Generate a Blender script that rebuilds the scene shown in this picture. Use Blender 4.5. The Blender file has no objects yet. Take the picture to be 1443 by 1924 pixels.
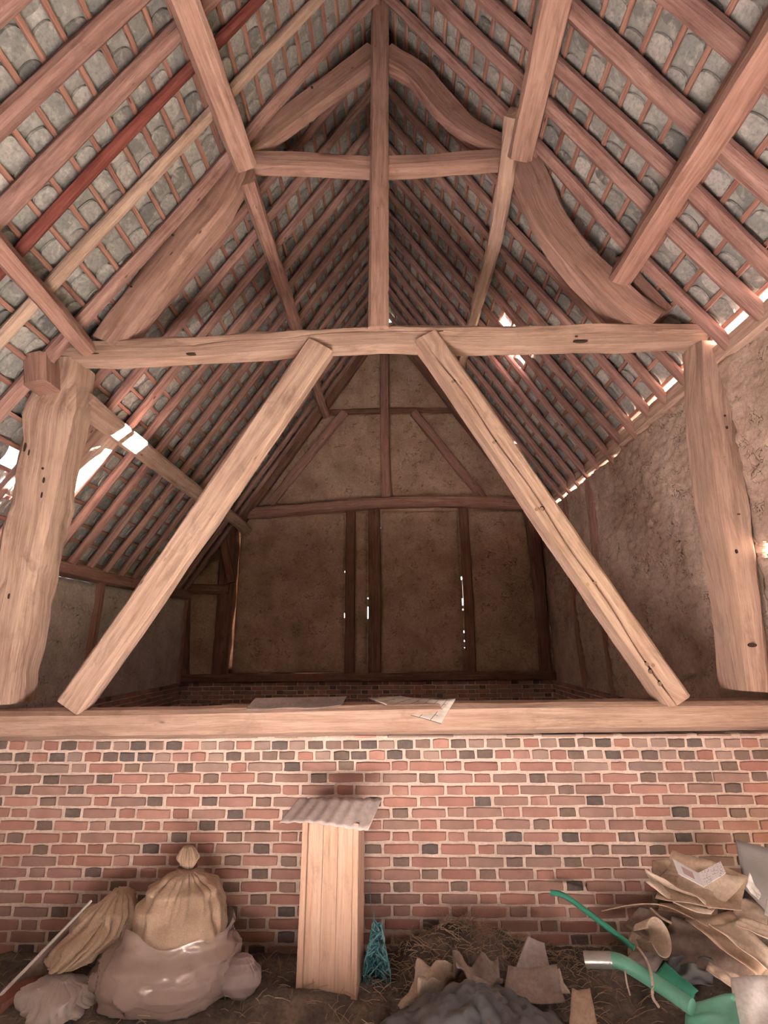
import bpy, bmesh, math, random
import numpy as np
from mathutils import Vector, noise, Matrix

# ------------------------------------------------------------------ camera
F = 920.0
PITCH = math.radians(14.8); YAW = math.atan(20 / (F / math.cos(PITCH))); ROLL = math.radians(.5); EYE = 1.74
sy, cy, sp, cp = math.sin(YAW), math.cos(YAW), math.sin(PITCH), math.cos(PITCH)
_f0 = np.array([-sy, cy, 0]); _r0 = np.array([cy, sy, 0]); _k = np.array([0, 0, 1.])
FW = _f0 * cp + _k * sp; _u0 = -_f0 * sp + _k * cp
RT = _r0 * math.cos(ROLL) - _u0 * math.sin(ROLL); UP = _u0 * math.cos(ROLL) + _r0 * math.sin(ROLL)
CAM = np.array([0, 0, EYE])
scene = bpy.context.scene
COL = scene.collection
cd = bpy.data.cameras.new('camera'); co = bpy.data.objects.new('camera', cd); COL.objects.link(co)
cd.sensor_fit = 'HORIZONTAL'; cd.sensor_width = 36; cd.lens = 36 * F / 1443
cd.clip_start = .02
co.matrix_world = Matrix(((RT[0], UP[0], -FW[0], 0), (RT[1], UP[1], -FW[1], 0), (RT[2], UP[2], -FW[2], EYE), (0, 0, 0, 1)))
scene.camera = co

# ------------------------------------------------------------------ light
SUN_DIR = Vector((-1, -.3095, -.4906)).normalized()      # travels from the right, a little towards the camera
w = bpy.data.worlds.new('sky'); scene.world = w; w.use_nodes = True
w.node_tree.nodes['Background'].inputs[0].default_value = (.80, .90, 1.0, 1)
w.node_tree.nodes['Background'].inputs[1].default_value = 2.0
sd = bpy.data.lights.new('sun', 'SUN'); sd.energy = 450; sd.color = (1, .90, .87); sd.angle = math.radians(.6)
so = bpy.data.objects.new('sun', sd); COL.objects.link(so); so.rotation_euler = SUN_DIR.to_track_quat('-Z', 'Y').to_euler()
so.location = (8, 4, 9)
vs = scene.view_settings
vs.view_transform = 'Standard'; vs.look = 'None'; vs.gamma = 1; vs.use_curve_mapping = False
vs.exposure = 0.22
scene.cycles.diffuse_bounces = 3; scene.cycles.max_bounces = 10
scene.cycles.sample_clamp_indirect = 40

# ------------------------------------------------------------------ helpers
rng = random.Random(7)
def ray(x, y): return FW + RT * (x - 721.5) / F + UP * (962 - y) / F
def onY(x, y, Y): d = ray(x, y); return Vector(CAM + d * Y / d[1])
def onX(x, y, X): d = ray(x, y); return Vector(CAM + d * X / d[0])
def onZ(x, y, Z): d = ray(x, y); return Vector(CAM + d * (Z - EYE) / d[2])
def onP(x, y, n, c): d = ray(x, y); n = np.array(n); return Vector(CAM + d * ((c - CAM @ n) / (d @ n)))
def depth(p): return float((np.array(p) - CAM) @ FW)
def proj(p):
    q = np.array(p) - CAM; z = q @ FW
    if z <= .05: return (-9e9, -9e9, z)
    return (721.5 + F * (q @ RT) / z, 962 - F * (q @ UP) / z, z)

def tag(o, label=None, cat=None, group=None, kind=None):
    if label: o['label'] = label
    if cat: o['category'] = cat
    if group: o['group'] = group
    if kind: o['kind'] = kind
    return o
def empty(name, loc=(0, 0, 0), **k):
    o = bpy.data.objects.new(name, None); COL.objects.link(o); o.location = loc; o.empty_display_size = .1
    return tag(o, **k)
def link(name, me, parent=None, mat=None, **k):
    o = bpy.data.objects.new(name, me); COL.objects.link(o)
    if mat is not None and len(me.materials) == 0: me.materials.append(mat)
    if parent is not None:
        o.parent = parent
        o.matrix_parent_inverse = Matrix.Translation(-parent.location) if parent.type == 'EMPTY' else Matrix()
    return tag(o, **k)
def mesh(name, v, f, smooth=False, sharp=40):
    me = bpy.data.meshes.new(name); me.from_pydata([tuple(p) for p in v], [], f); me.validate()
    bm = bmesh.new(); bm.from_mesh(me); bmesh.ops.recalc_face_normals(bm, faces=bm.faces[:]); bm.to_mesh(me); bm.free()
    if smooth:
        me.polygons.foreach_set('use_smooth', [True] * len(me.polygons))
        me.set_sharp_from_angle(angle=math.radians(sharp))
    return me
def nz(p, s, o=0.): return noise.noise(Vector((p[0] * s + o, p[1] * s + o * 1.7, p[2] * s - o * .6)))

# ------------------------------------------------------------------ materials
class N:
    def __init__(s, name):
        s.m = bpy.data.materials.new(name); s.m.use_nodes = True; s.t = s.m.node_tree; s.b = s.t.nodes['Principled BSDF']
    def n(s, ty, ins=None, **kw):
        q = s.t.nodes.new(ty)
        for a, b in kw.items(): setattr(q, a, b)
        for a, b in (ins or {}).items():
            if isinstance(b, bpy.types.NodeSocket): s.t.links.new(b, q.inputs[a])
            else: q.inputs[a].default_value = b
        return q
    def ramp(s, fac, stops):
        q = s.n('ShaderNodeValToRGB', {0: fac}); e = q.color_ramp.elements
        while len(e) < len(stops): e.new(.5)
        for i, (p, c) in enumerate(stops): e[i].position = p; e[i].color = (*c, 1)
        return q.outputs[0]
    def mix(s, f, a, b, mode='MIX'):
        q = s.n('ShaderNodeMix', data_type='RGBA', blend_type=mode)
        for i, val in ((0, f), (6, a), (7, b)):
            if isinstance(val, bpy.types.NodeSocket): s.t.links.new(val, q.inputs[i])
            else: q.inputs[i].default_value = (*val, 1) if isinstance(val, tuple) and len(val) == 3 else val
        return q.outputs[2]
    def math(s, op, a, b=0.):
        return s.n('ShaderNodeMath', {0: a, 1: b}, operation=op).outputs[0]
    def noise(s, vec, scale, detail=4, rough=.6, dist=0.):
        return s.n('ShaderNodeTexNoise', {'Vector': vec, 'Scale': scale, 'Detail': detail, 'Roughness': rough, 'Distortion': dist}).outputs[0]
    def out(s, col, rough=.85, bump=None, dist=.01, strength=1., spec=.25):
        if isinstance(col, bpy.types.NodeSocket): s.t.links.new(col, s.b.inputs['Base Color'])
        else: s.b.inputs['Base Color'].default_value = (*col, 1)
        s.b.inputs['Roughness'].default_value = rough
        s.b.inputs['Specular IOR Level'].default_value = spec
        if bump is not None:
            q = s.n('ShaderNodeBump', {'Height': bump, 'Distance': dist, 'Strength': strength}); s.t.links.new(q.outputs[0], s.b.inputs['Normal'])
        return s.m

def wood(name, dark, mid, light, contrast=.5):
    s = N(name)
    tc = s.n('ShaderNodeTexCoord'); oi = s.n('ShaderNodeObjectInfo')
    off = s.n('ShaderNodeVectorMath', {0: tc.outputs['UV']}, operation='ADD')
    cmb = s.n('ShaderNodeCombineXYZ', {0: s.math('MULTIPLY', oi.outputs['Random'], 37.), 1: s.math('MULTIPLY', oi.outputs['Random'], 11.)})
    s.t.links.new(cmb.outputs[0], off.inputs[1])
    st = s.n('ShaderNodeMapping', {'Vector': off.outputs[0], 'Scale': (1.6, 26., 1.)}).outputs[0]
    st2 = s.n('ShaderNodeMapping', {'Vector': off.outputs[0], 'Scale': (5., 90., 1.)}).outputs[0]
    g = s.noise(st, 1., 5, .62, .35); g2 = s.noise(st2, 1., 3, .6)
    blot = s.noise(off.outputs[0], 3.2, 4, .6)
    c = s.ramp(g, [(.34, dark), (.5, mid), (.66, light)])
    c = s.mix(s.ramp(g2, [(.34, (.6, .6, .6)), (.5, (0, 0, 0))]), c, dark)
    stain = s.noise(s.n('ShaderNodeMapping', {'Vector': off.outputs[0], 'Scale': (3., 8., 1.)}).outputs[0], 1., 6, .7, .6)
    c = s.mix(s.ramp(stain, [(.30, (.75, .75, .75)), (.46, (0, 0, 0))]), c, tuple(q * .62 for q in dark))
    c = s.mix(s.math('MULTIPLY', s.ramp(blot, [(.35, (0, 0, 0)), (.75, (1, 1, 1))]), contrast), c, light)
    spots = s.n('ShaderNodeTexVoronoi', {'Vector': s.n('ShaderNodeMapping', {'Vector': off.outputs[0], 'Scale': (2.5, 7., 1.)}).outputs[0], 'Scale': 1.}).outputs[0]
    c = s.mix(s.ramp(spots, [(.03, (1, 1, 1)), (.075, (0, 0, 0))]), c, (dark[0] * .35, dark[1] * .35, dark[2] * .35))
    c = s.mix(s.math('MULTIPLY', s.math('SUBTRACT', oi.outputs['Random'], .2), .35), c, dark)
    h = s.math('ADD', s.math('MULTIPLY', g, .7), s.math('MULTIPLY', g2, .3))
    return s.out(c, .85, h, .012, 1., .2)

M = {}
M['oak'] = wood('weathered_oak', (.33, .205, .155), (.50, .345, .27), (.64, .47, .385))
M['oak_red'] = wood('reddish_oak', (.22, .115, .09), (.37, .21, .17), (.50, .32, .265))
M['oak_mid'] = wood('warm_oak', (.29, .165, .13), (.46, .285, .23), (.58, .39, .325))
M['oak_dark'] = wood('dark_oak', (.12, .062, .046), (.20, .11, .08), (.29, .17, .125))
M['rafter'] = wood('rafter_pole', (.21, .11, .095), (.37, .215, .185), (.51, .33, .285))
M['rafter_red'] = wood('red_stained_pole', (.14, .038, .032), (.24, .07, .058), (.34, .13, .105))
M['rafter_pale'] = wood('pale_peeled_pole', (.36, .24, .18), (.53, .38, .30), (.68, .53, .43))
M['batten'] = wood('batten_wood', (.22, .10, .08), (.38, .20, .155), (.50, .295, .225))
M['deal'] = wood('pale_deal', (.50, .31, .22), (.64, .43, .32), (.73, .53, .41), .3)
M['peg'] = wood('oak_peg', (.16, .10, .07), (.30, .19, .13), (.42, .28, .2))

def brickmat(name, attr):
    s = N(name); tc = s.n('ShaderNodeTexCoord'); ge = s.n('ShaderNodeNewGeometry').outputs['Position']
    base = s.n('ShaderNodeAttribute', attribute_name='col').outputs[0] if attr else s.n('ShaderNodeObjectInfo').outputs['Color']
    a = s.noise(ge, 38, 5, .65); b = s.noise(ge, 9, 3, .5)
    c = s.mix(s.ramp(a, [(.35, (0, 0, 0)), (.8, (.55, .55, .55))]), base, s.mix(.5, base, (.42, .27, .2)))
    c = s.mix(s.ramp(b, [(.3, (.45, .45, .45)), (.62, (0, 0, 0))]), c, s.mix(.45, base, (.06, .03, .025)))
    return s.out(c, .82, s.noise(ge, 120, 4, .7), .0025, .8, .25)
M['brick'] = brickmat('handmade_brick', False)
M['brick_many'] = brickmat('handmade_brick_many', True)

def earthy(name, c1, c2, c3, s1=3., s2=40., bump=.01, rough=.95, cracks=0., crackscale=9.):
    s = N(name); g = s.n('ShaderNodeNewGeometry').outputs['Position']
    a = s.noise(g, s1, 5, .6); b = s.noise(g, s2, 5, .65)
    c = s.ramp(a, [(.3, c1), (.52, c2), (.75, c3)])
    c = s.mix(s.ramp(b, [(.32, (.5, .5, .5)), (.6, (0, 0, 0))]), c, (c1[0] * .7, c1[1] * .7, c1[2] * .7))
    h = s.math('ADD', s.math('MULTIPLY', a, .4), s.math('MULTIPLY', b, .6))
    if cracks:
        wob = s.n('ShaderNodeVectorMath', {0: g, 1: s.n('ShaderNodeTexNoise', {'Vector': g, 'Scale': 7.}).outputs[1]}, operation='ADD').outputs[0]
        v = s.n('ShaderNodeTexVoronoi', {'Vector': wob, 'Scale': crackscale}, feature='DISTANCE_TO_EDGE').outputs[0]
        m = s.math('MULTIPLY', s.ramp(v, [(.0, (1, 1, 1)), (.035, (0, 0, 0))]), s.ramp(s.noise(g, 5.5, 3), [(.52, (0, 0, 0)), (.62, (1, 1, 1))]))
        c = s.mix(s.math('MULTIPLY', m, cracks), c, (c1[0] * .3, c1[1] * .3, c1[2] * .3))
        h = s.math('SUBTRACT', h, s.math('MULTIPLY', m, 1.2))
    return s.out(c, rough, h, bump, 1., .15)
M['boards'] = earthy('low_bounce_boards', (.05, .04, .035), (.09, .07, .06), (.13, .10, .085), 2, 20, .01)  # for the unseen rear wall, darkened to cut bounced light
M['mortar'] = earthy('lime_mortar', (.60, .47, .40), (.74, .60, .52), (.82, .69, .61), 6, 60, .004)
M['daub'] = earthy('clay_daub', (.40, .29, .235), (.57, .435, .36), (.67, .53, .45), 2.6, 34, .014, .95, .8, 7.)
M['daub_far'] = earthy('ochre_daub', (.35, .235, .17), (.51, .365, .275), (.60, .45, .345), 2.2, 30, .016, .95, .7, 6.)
M['plaster'] = earthy('grey_plaster', (.44, .37, .33), (.60, .52, .47), (.70, .62, .57), 3, 30, .012, .95, .9, 5.)
M['earth'] = earthy('pale_bounce_floor', (.58, .52, .47), (.70, .635, .58), (.78, .72, .67), 1.6, 26, .02)  # unseen near floor made pale so the sun patch bounces more light up
M['grass'] = earthy('dry_yard', (.06, .075, .03), (.09, .11, .045), (.13, .14, .07), 1., 12, .03)
M['litter'] = earthy('straw_dust', (.10, .085, .075), (.20, .165, .14), (.36, .29, .24), 7, 45, .02)
M['torch'] = earthy('lime_torching', (.24, .24, .225), (.38, .375, .355), (.58, .565, .54), 5, 22, .012)
M['burlap'] = earthy('tan_sackcloth', (.36, .255, .18), (.47, .34, .25), (.55, .41, .31), 6, 160, .003)
M['burlap2'] = earthy('pale_sackcloth', (.40, .31, .24), (.52, .41, .325), (.62, .51, .42), 5, 140, .003)
M['card'] = earthy('brown_cardboard', (.40, .29, .21), (.52, .39, .29), (.60, .47, .36), 3, 60, .001, .8)
M['card_pale'] = earthy('pale_cardboard', (.52, .41, .32), (.66, .54, .43), (.74, .62, .51), 3, 60, .001, .8)
M['card_dark'] = earthy('shaded_cardboard', (.20, .15, .13), (.30, .235, .20), (.38, .30, .26), 4, 50, .001, .85)  # darker copy of the cardboard with shade put into its colour
M['paper'] = earthy('white_paper', (.70, .67, .65), (.78, .75, .73), (.84, .82, .80), 3, 60, .0006, .7)
M['paper_grey'] = earthy('grey_pink_paper', (.36, .30, .29), (.46, .39, .37), (.55, .47, .45), 4, 40, .001, .75)
M['paper_rib'] = earthy('pale_ribbed_paper', (.46, .39, .37), (.60, .52, .49), (.70, .62, .58), 4, 40, .001, .75)
M['card_dirty'] = earthy('dusty_cardboard', (.28, .22, .19), (.40, .32, .28), (.48, .39, .34), 4, 50, .001, .85)
M['straw'] = earthy('straw_stalk', (.34, .24, .16), (.46, .34, .24), (.58, .46, .34), 9, 60, .001)

def tilemat(name, attr):
    s = N(name); g = s.n('ShaderNodeNewGeometry').outputs['Position']
    base = s.n('ShaderNodeAttribute', attribute_name='col').outputs[0] if attr else s.n('ShaderNodeObjectInfo').outputs['Color']
    a = s.noise(g, 11, 5, .6, .6); b = s.noise(g, 45, 4, .6)
    c = s.mix(s.ramp(a, [(.50, (0, 0, 0)), (.70, (.75, .75, .75))]), base, (.60, .57, .53))
    c = s.mix(s.ramp(b, [(.3, (.5, .5, .5)), (.55, (0, 0, 0))]), c, (.12, .12, .105))
    return s.out(c, .8, b, .004, .8, .3)
M['tile'] = tilemat('grey_roof_tile', False); M['tile_many'] = tilemat('grey_roof_tile_many', True)

def simple(name, col, rough=.5, spec=.4, alpha=1., noise_s=20, amt=.25, metal=0., trans=0.):
    s = N(name); g = s.n('ShaderNodeNewGeometry').outputs['Position']
    a = s.noise(g, noise_s, 4, .6)
    c = s.mix(s.math('MULTIPLY', a, amt * 2), col, tuple(x * .45 for x in col))
    s.out(c, rough, s.noise(g, noise_s * 2, 3), .003, .5, spec)
    s.b.inputs['Alpha'].default_value = alpha; s.b.inputs['Metallic'].default_value = metal
    return s.m
M['green'] = simple('green_plastic', (.05, .38, .25), .38, .5)
M['green_pale'] = simple('pale_green_plastic', (.18, .52, .38), .4, .5)
M['steel'] = simple('worn_grey_metal', (.55, .56, .56), .35, .5, 1, 30, .3, .7)
M['teal'] = simple('teal_twine', (.07, .30, .36), .6, .3)
M['teal_pale'] = simple('teal_plastic', (.20, .42, .43), .5, .4)
M['film'] = simple('dusty_clear_film', (.56, .43, .385), .14, .8, .55, 9, .15)
M['film_white'] = simple('dusty_white_film', (.60, .53, .49), .32, .5, 1, 7, .2)
M['pinkgrey'] = simple('pinkish_grey_film', (.42, .32, .31), .45, .4, 1, 12, .35)
M['darkfilm'] = simple('dark_grey_sheeting', (.14, .145, .15), .5, .4, 1, 14, .3)
M['greyboard'] = simple('grey_board', (.30, .28, .28), .6, .3, 1, 10, .2)
M['whitestick'] = simple('white_painted_stick', (.66, .60, .56), .6, .3, 1, 30, .2)
M['cord'] = simple('brown_cord', (.16, .09, .06), .8, .2, 1, 80, .3)
M['hollow'] = simple('mortice_shade', (.07, .045, .035), .9, .1)
M['black'] = simple('peg_hole_shade', (.02, .015, .012), .9, .1)

def chart():            # printed sheet: cream paper with ruled lines and short ticks
    s = N('ruled_chart_paper'); uv = s.n('ShaderNodeTexCoord').outputs['UV']
    x = s.n('ShaderNodeSeparateXYZ', {0: uv})
    fx = s.math('FRACT', s.math('MULTIPLY', x.outputs[0], 7.)); fy = s.math('FRACT', s.math('MULTIPLY', x.outputs[1], 4.))
    line = s.math('LESS_THAN', fx, .06)
    tick = s.math('MULTIPLY', s.math('LESS_THAN', fx, .34), s.math('LESS_THAN', fy, .07))
    edge = s.math('LESS_THAN', x.outputs[1], .02)
    k = s.math('MAXIMUM', s.math('MAXIMUM', line, tick), edge)
    g = s.noise(uv, 5, 4)
    c = s.mix(k, s.ramp(g, [(.3, (.50, .44, .40)), (.7, (.66, .60, .55))]), (.10, .07, .06))
    return s.out(c, .75)
M['chart'] = chart()
def newsprint():
    s = N('printed_card'); uv = s.n('ShaderNodeTexCoord').outputs['UV']
    mp = s.n('ShaderNodeMapping', {'Vector': uv, 'Scale': (26., 12., 1.)}).outputs[0]
    v = s.n('ShaderNodeTexVoronoi', {'Vector': mp, 'Scale': 1.}).outputs[0]
    x = s.n('ShaderNodeSeparateXYZ', {0: uv})
    m = s.math('MULTIPLY', s.math('LESS_THAN', v, .33), s.math('GREATER_THAN', x.outputs[0], .55))
    box = s.math('MULTIPLY', s.math('MULTIPLY', s.math('GREATER_THAN', x.outputs[0], .14), s.math('LESS_THAN', x.outputs[0], .36)),
                 s.math('MULTIPLY', s.math('GREATER_THAN', x.outputs[1], .25), s.math('LESS_THAN', x.outputs[1], .75)))
    c = s.mix(m, (.78, .76, .77), (.36, .36, .46)); c = s.mix(box, c, (.50, .38, .36))
    return s.out(c, .6)
M['print'] = newsprint()

# ------------------------------------------------------------------ builders
def resample(pts, ws, ds, seg):
    P = [Vector(p) for p in pts]; n = len(P)
    if n == 2: dense = [(0, 0)]
    out = []
    for i in range(n - 1):
        L = (P[i + 1] - P[i]).length; m = max(1, round(L / seg))
        p0 = P[max(0, i - 1)] if i else P[0] * 2 - P[1]; p3 = P[i + 2] if i + 2 < n else P[i + 1] * 2 - P[i]
        for j in range(m + (i == n - 2)):
            t = j / m
            a = P[i]; b = P[i + 1]
            q = .5 * ((2 * a) + (b - p0) * t + (2 * p0 - 5 * a + 4 * b - p3) * t * t + (3 * a - p0 - 3 * b + p3) * t ** 3)
            out.append((q, ws[i] * (1 - t) + ws[i + 1] * t, ds[i] * (1 - t) + ds[i + 1] * t))
    return out
def timber(name, pts, wd, dp, parent=None, mat=None, fwd=(0, -1, 0), jit=.006, seg=.13, chamfer=.16, round_=False, groove=None, sides=8, **k):
    n = len(pts)
    ws = wd if isinstance(wd, (list, tuple)) else [wd] * n
    ds = dp if isinstance(dp, (list, tuple)) else [dp] * n
    R = resample(pts, ws, ds, seg); fwd = Vector(fwd); o = rng.random() * 90
    V = []; Fc = []; UVs = []; ring = 0; s_len = 0
    for i, (q, a, b) in enumerate(R):
        T = (R[min(i + 1, len(R) - 1)][0] - R[max(0, i - 1)][0]).normalized()
        Fr = (fwd - T * fwd.dot(T)).normalized(); S = T.cross(Fr)
        if i: s_len += (q - R[i - 1][0]).length
        if round_:
            sec = [(math.cos(2 * math.pi * j / sides) * a / 2, math.sin(2 * math.pi * j / sides) * b / 2) for j in range(sides)]
        else:
            c = min(a, b) * chamfer; A = a / 2; B = b / 2
            front = [(A - c, B)]
            if groove:
                gx, gw, gd = groove(i / (len(R) - 1)); gx *= A; front += [(gx + gw, B), (gx, B - gd), (gx - gw, B)]
            else: front += [(0, B)]
            front += [(-A + c, B)]
            sec = front + [(-A, B - c), (-A, 0), (-A, -B + c), (-A + c, -B), (0, -B), (A - c, -B), (A, -B + c), (A, 0), (A, B - c)]
        ring = len(sec); per = 0
        for j, (x, y) in enumerate(sec):
            jx = noise.noise(Vector((s_len * 3.1, j * 2.3, o))) * jit + noise.noise(Vector((s_len * 11, j * 3.1, o + 7))) * jit * .45
            rr = 1 + jx / max(.02, max(a, b) / 2)
            V.append(q + S * x * rr + Fr * y * rr)
            if j: per += math.hypot(x - sec[j - 1][0], y - sec[j - 1][1])
            UVs.append((s_len, per))
    m = len(R)
    for i in range(m - 1):
        for j in range(ring):
            Fc.append((i * ring + j, i * ring + (j + 1) % ring, (i + 1) * ring + (j + 1) % ring, (i + 1) * ring + j))
    Fc += [tuple(range(ring))[::-1], tuple(range((m - 1) * ring, m * ring))]
    me = bpy.data.meshes.new(name); me.from_pydata([tuple(v) for v in V], [], Fc)
    uv = me.uv_layers.new(name='UVMap')
    for lp in me.loops: uv.data[lp.index].uv = UVs[lp.vertex_index]
    bm = bmesh.new(); bm.from_mesh(me); bmesh.ops.recalc_face_normals(bm, faces=bm.faces[:]); bm.to_mesh(me); bm.free()
    me.polygons.foreach_set('use_smooth', [True] * len(me.polygons)); me.set_sharp_from_angle(angle=math.radians(32))
    return link(name, me, parent, mat, **k)
def in_truss(name, px, dp, Y, parent, mat, **k):
    """timber in the plane Y (front face); px = [(x, y, width in pixels)]"""
    pts = []; ws = []
    for i, (x, y, wpx) in enumerate(px):
        p = onY(x, y, Y); ws.append(wpx * depth(p) / F); pts.append(p + Vector((0, dp / 2, 0)))
    return timber(name, pts, ws, dp, parent, mat, **k)
def box(name, lo, hi, parent=None, mat=None, **k):
    (a, b, c), (d, e, f) = lo, hi
    v = [(a, b, c), (d, b, c), (d, e, c), (a, e, c), (a, b, f), (d, b, f), (d, e, f), (a, e, f)]
    return link(name, mesh(name, v, [(0, 3, 2, 1), (4, 5, 6, 7), (0, 1, 5, 4), (1, 2, 6, 5), (2, 3, 7, 6), (3, 0, 4, 7)]), parent, mat, **k)
def patch(name, fn, nu, nv, parent=None, mat=None, thick=.05, keep=None, uvs=False, smooth=True, **k):
    """grid surface fn(u, v) given a real thickness by offsetting along its normals"""
    V = [fn(i / nu, j / nv) for j in range(nv + 1) for i in range(nu + 1)]
    Fc = []
    for j in range(nv):
        for i in range(nu):
            q = (j * (nu + 1) + i, j * (nu + 1) + i + 1, (j + 1) * (nu + 1) + i + 1, (j + 1) * (nu + 1) + i)
            if keep is None or keep((V[q[0]] + V[q[2]]) / 2): Fc.append(q)
    me = bpy.data.meshes.new(name); me.from_pydata([tuple(p) for p in V], [], Fc)
    if uvs:
        uv = me.uv_layers.new(name='UVMap')
        for lp in me.loops:
            vi = lp.vertex_index; uv.data[lp.index].uv = ((vi % (nu + 1)) / nu, (vi // (nu + 1)) / nv)
    bm = bmesh.new(); bm.from_mesh(me)
    loose = [v for v in bm.verts if not v.link_faces]; bmesh.ops.delete(bm, geom=loose, context='VERTS')
    bm.to_mesh(me); bm.free()
    if smooth: me.polygons.foreach_set('use_smooth', [True] * len(me.polygons))
    o = link(name, me, parent, mat, **k)
    so_ = o.modifiers.new('thickness', 'SOLIDIFY'); so_.thickness = thick; so_.offset = -1
    return o
def tube_mesh(path, r, sides=6, seg=None):
    P = [Vector(p) for p in path]; rs = r if isinstance(r, list) else [r] * len(P)
    V = []; Fc = []
    for i, q in enumerate(P):
        T = (P[min(i + 1, len(P) - 1)] - P[max(i - 1, 0)]).normalized()
        a = T.cross(Vector((.31, .2, .93))).normalized(); b = T.cross(a)
        for j in range(sides):
            t = 2 * math.pi * j / sides; V.append(q + (a * math.cos(t) + b * math.sin(t)) * rs[i])
    for i in range(len(P) - 1):
        for j in range(sides): Fc.append((i * sides + j, i * sides + (j + 1) % sides, (i + 1) * sides + (j + 1) % sides, (i + 1) * sides + j))
    Fc += [tuple(range(sides))[::-1], tuple(range((len(P) - 1) * sides, len(P) * sides))]
    return V, Fc
def smooth_path(pts, n=8):
    return [r[0] for r in resample(pts, [1] * len(pts), [1] * len(pts), max(.004, sum((Vector(pts[i + 1]) - Vector(pts[i])).length for i in range(len(pts) - 1)) / (n * (len(pts) - 1))))]

# ================================================================== THE SETTING
YW = 3.35            # face of the brick dwarf wall / truss
YB = 8.2             # far gable
XR = 2.5             # right wall face
XC, ZA, SL = -.08, 7.80, 1.55      # ridge line and slope of the rafters
NR = math.hypot(1, SL)
LN = (-SL / NR, 0, 1 / NR); LC = (ZA - SL * XC * 1 + 0) / NR   # left plane:  z - SL*(x-XC) = ZA
LC = (ZA - SL * XC) / NR
RN = (SL / NR, 0, 1 / NR); RC = (ZA + SL * XC) / NR
YN = -2.2            # wall behind the camera
def slope_pt(side, s, Y, off=0.):
    """s metres down the slope from the ridge, off = metres outwards"""
    sg = -1 if side == 'left' else 1
    return Vector((XC + sg * (s / NR + off * SL / NR), Y, ZA - s * SL / NR + off / NR))
aw = onP(50, 1045, LN, LC)          # aisle wall plate
XL = aw.x; ZL = aw.z
S_L = (XC - XL) * NR; S_R = (XR - XC) * NR

fl = patch('floor', lambda u, v: Vector((XL - .15 + u * (XR + .3 - XL), YN + v * (2.6 - YN), .012 * noise.noise(Vector((u * 14, v * 13, 3))))), 60, 45, None, M['earth'], .06, kind='structure')
patch('floor_bay', lambda u, v: Vector((XL - .15 + u * (XR + .3 - XL), 2.6 + v * (YB + .1 - 2.6), .012 * noise.noise(Vector((u * 14, 20 + v * 13, 3))))), 60, 45, None, M['litter'], .06, kind='structure')  # split off in dark litter to keep bounce low in the unseen far bay
gv = [(-40, -40, -.09), (40, -40, -.09), (40, 40, -.09), (-40, 40, -.09)]
link('ground_outside', mesh('ground_outside', gv, [(0, 1, 2, 3)]), None, M['grass'], kind='structure')

# ---- bricks --------------------------------------------------------
def brick_mesh(name, L, H, D, seed):
    r = random.Random(seed); n = []
    for (x, y) in ((-1, -1), (-.35, -1), (.3, -1), (1, -1), (1, 0), (1, 1), (.35, 1), (-.3, 1), (-1, 1), (-1, 0)):
        cx = .93 if abs(x) == 1 and abs(y) == 1 else 1
        n.append((x * L / 2 * (1 - (1 - cx) * .35) + r.uniform(-.0022, .0022), y * H / 2 * cx + r.uniform(-.0018, .0018)))
    V = []; k = len(n)
    for (sc_, yy) in ((1, D), (1, .006), (.965, 0)):
        for (x, z) in n: V.append((x * sc_ if sc_ == 1 else x - math.copysign(.004, x) * (abs(x) > L * .3), yy + r.uniform(-.0008, .0008), z if sc_ == 1 else z - math.copysign(.004, z) * (abs(z) > .01)))
    Fc = []
    for a in range(2):
        for j in range(k): Fc.append((a * k + j, a * k + (j + 1) % k, (a + 1) * k + (j + 1) % k, (a + 1) * k + j))
    Fc.append(tuple(range(2 * k, 3 * k)))
    return mesh(name, V, Fc)
BS = [brick_mesh('stretcher_brick', .2135, .0525, .05, i) for i in range(5)]
BH = [brick_mesh('header_brick', .0995, .0525, .05, 20 + i) for i in range(5)]
for m_ in BS + BH: m_.materials.append(M['brick'])
def brick_colour(header, row, z):
    g = rng.random()
    top = max(0, min(1, (z - .85) / .25))
    if header and g < .46 : c = rng.choice([(.13, .10, .088), (.17, .125, .105), (.20, .14, .115), (.11, .095, .09)])
    elif g < .34 + .45 * top or (header and g < .6): c = rng.choice([(.30, .195, .165), (.33, .20, .165), (.29, .18, .15)]) if top < .5 else rng.choice([(.31, .22, .19), (.33, .235, .20), (.28, .205, .18)])
    else: c = rng.choice([(.35, .185, .15), (.38, .195, .155), (.32, .16, .13), (.40, .22, .18), (.34, .195, .165)])
    f = rng.uniform(1.08, 1.36)
    return (c[0] * f, c[1] * f, c[2] * f)
class Many:
    def __init__(s): s.v = []; s.f = []; s.c = []
    def add(s, me, mw, col):
        o = len(s.v); s.v += [mw @ v.co for v in me.vertices]; s.f += [tuple(o + i for i in p.vertices) for p in me.polygons]; s.c += [col] * len(me.vertices)
    def build(s, name, mat, parent, label=None):
        me = mesh(name, s.v, s.f)
        a = me.color_attributes.new('col', 'FLOAT_COLOR', 'POINT')
        a.data.foreach_set('color', [x for c in s.c for x in (*c, 1.)])
        return link(name, me, parent, mat, kind='stuff', label=label)
def brick_wall(parent, x0, x1, z_rows, place, phase, headers_top=0):
    """place(x, z) -> matrix; phase[row] = x of a header centre"""
    out = []; P_ = .3375
    for i, z in enumerate(z_rows):
        if i < headers_top:
            x = x0 + phase[i] % .1125
            while x < x1: out.append((x, z, True, i)); x += .1128
        else:
            ph = phase[i]; k = math.floor((x0 - ph) / P_)
            while ph + k * P_ < x1:
                c = ph + k * P_
                for (xx, hd) in ((c, True), (c + P_ / 2, False)):
                    if x0 < xx < x1: out.append((xx, z, hd, i))
                k += 1
    return out
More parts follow.
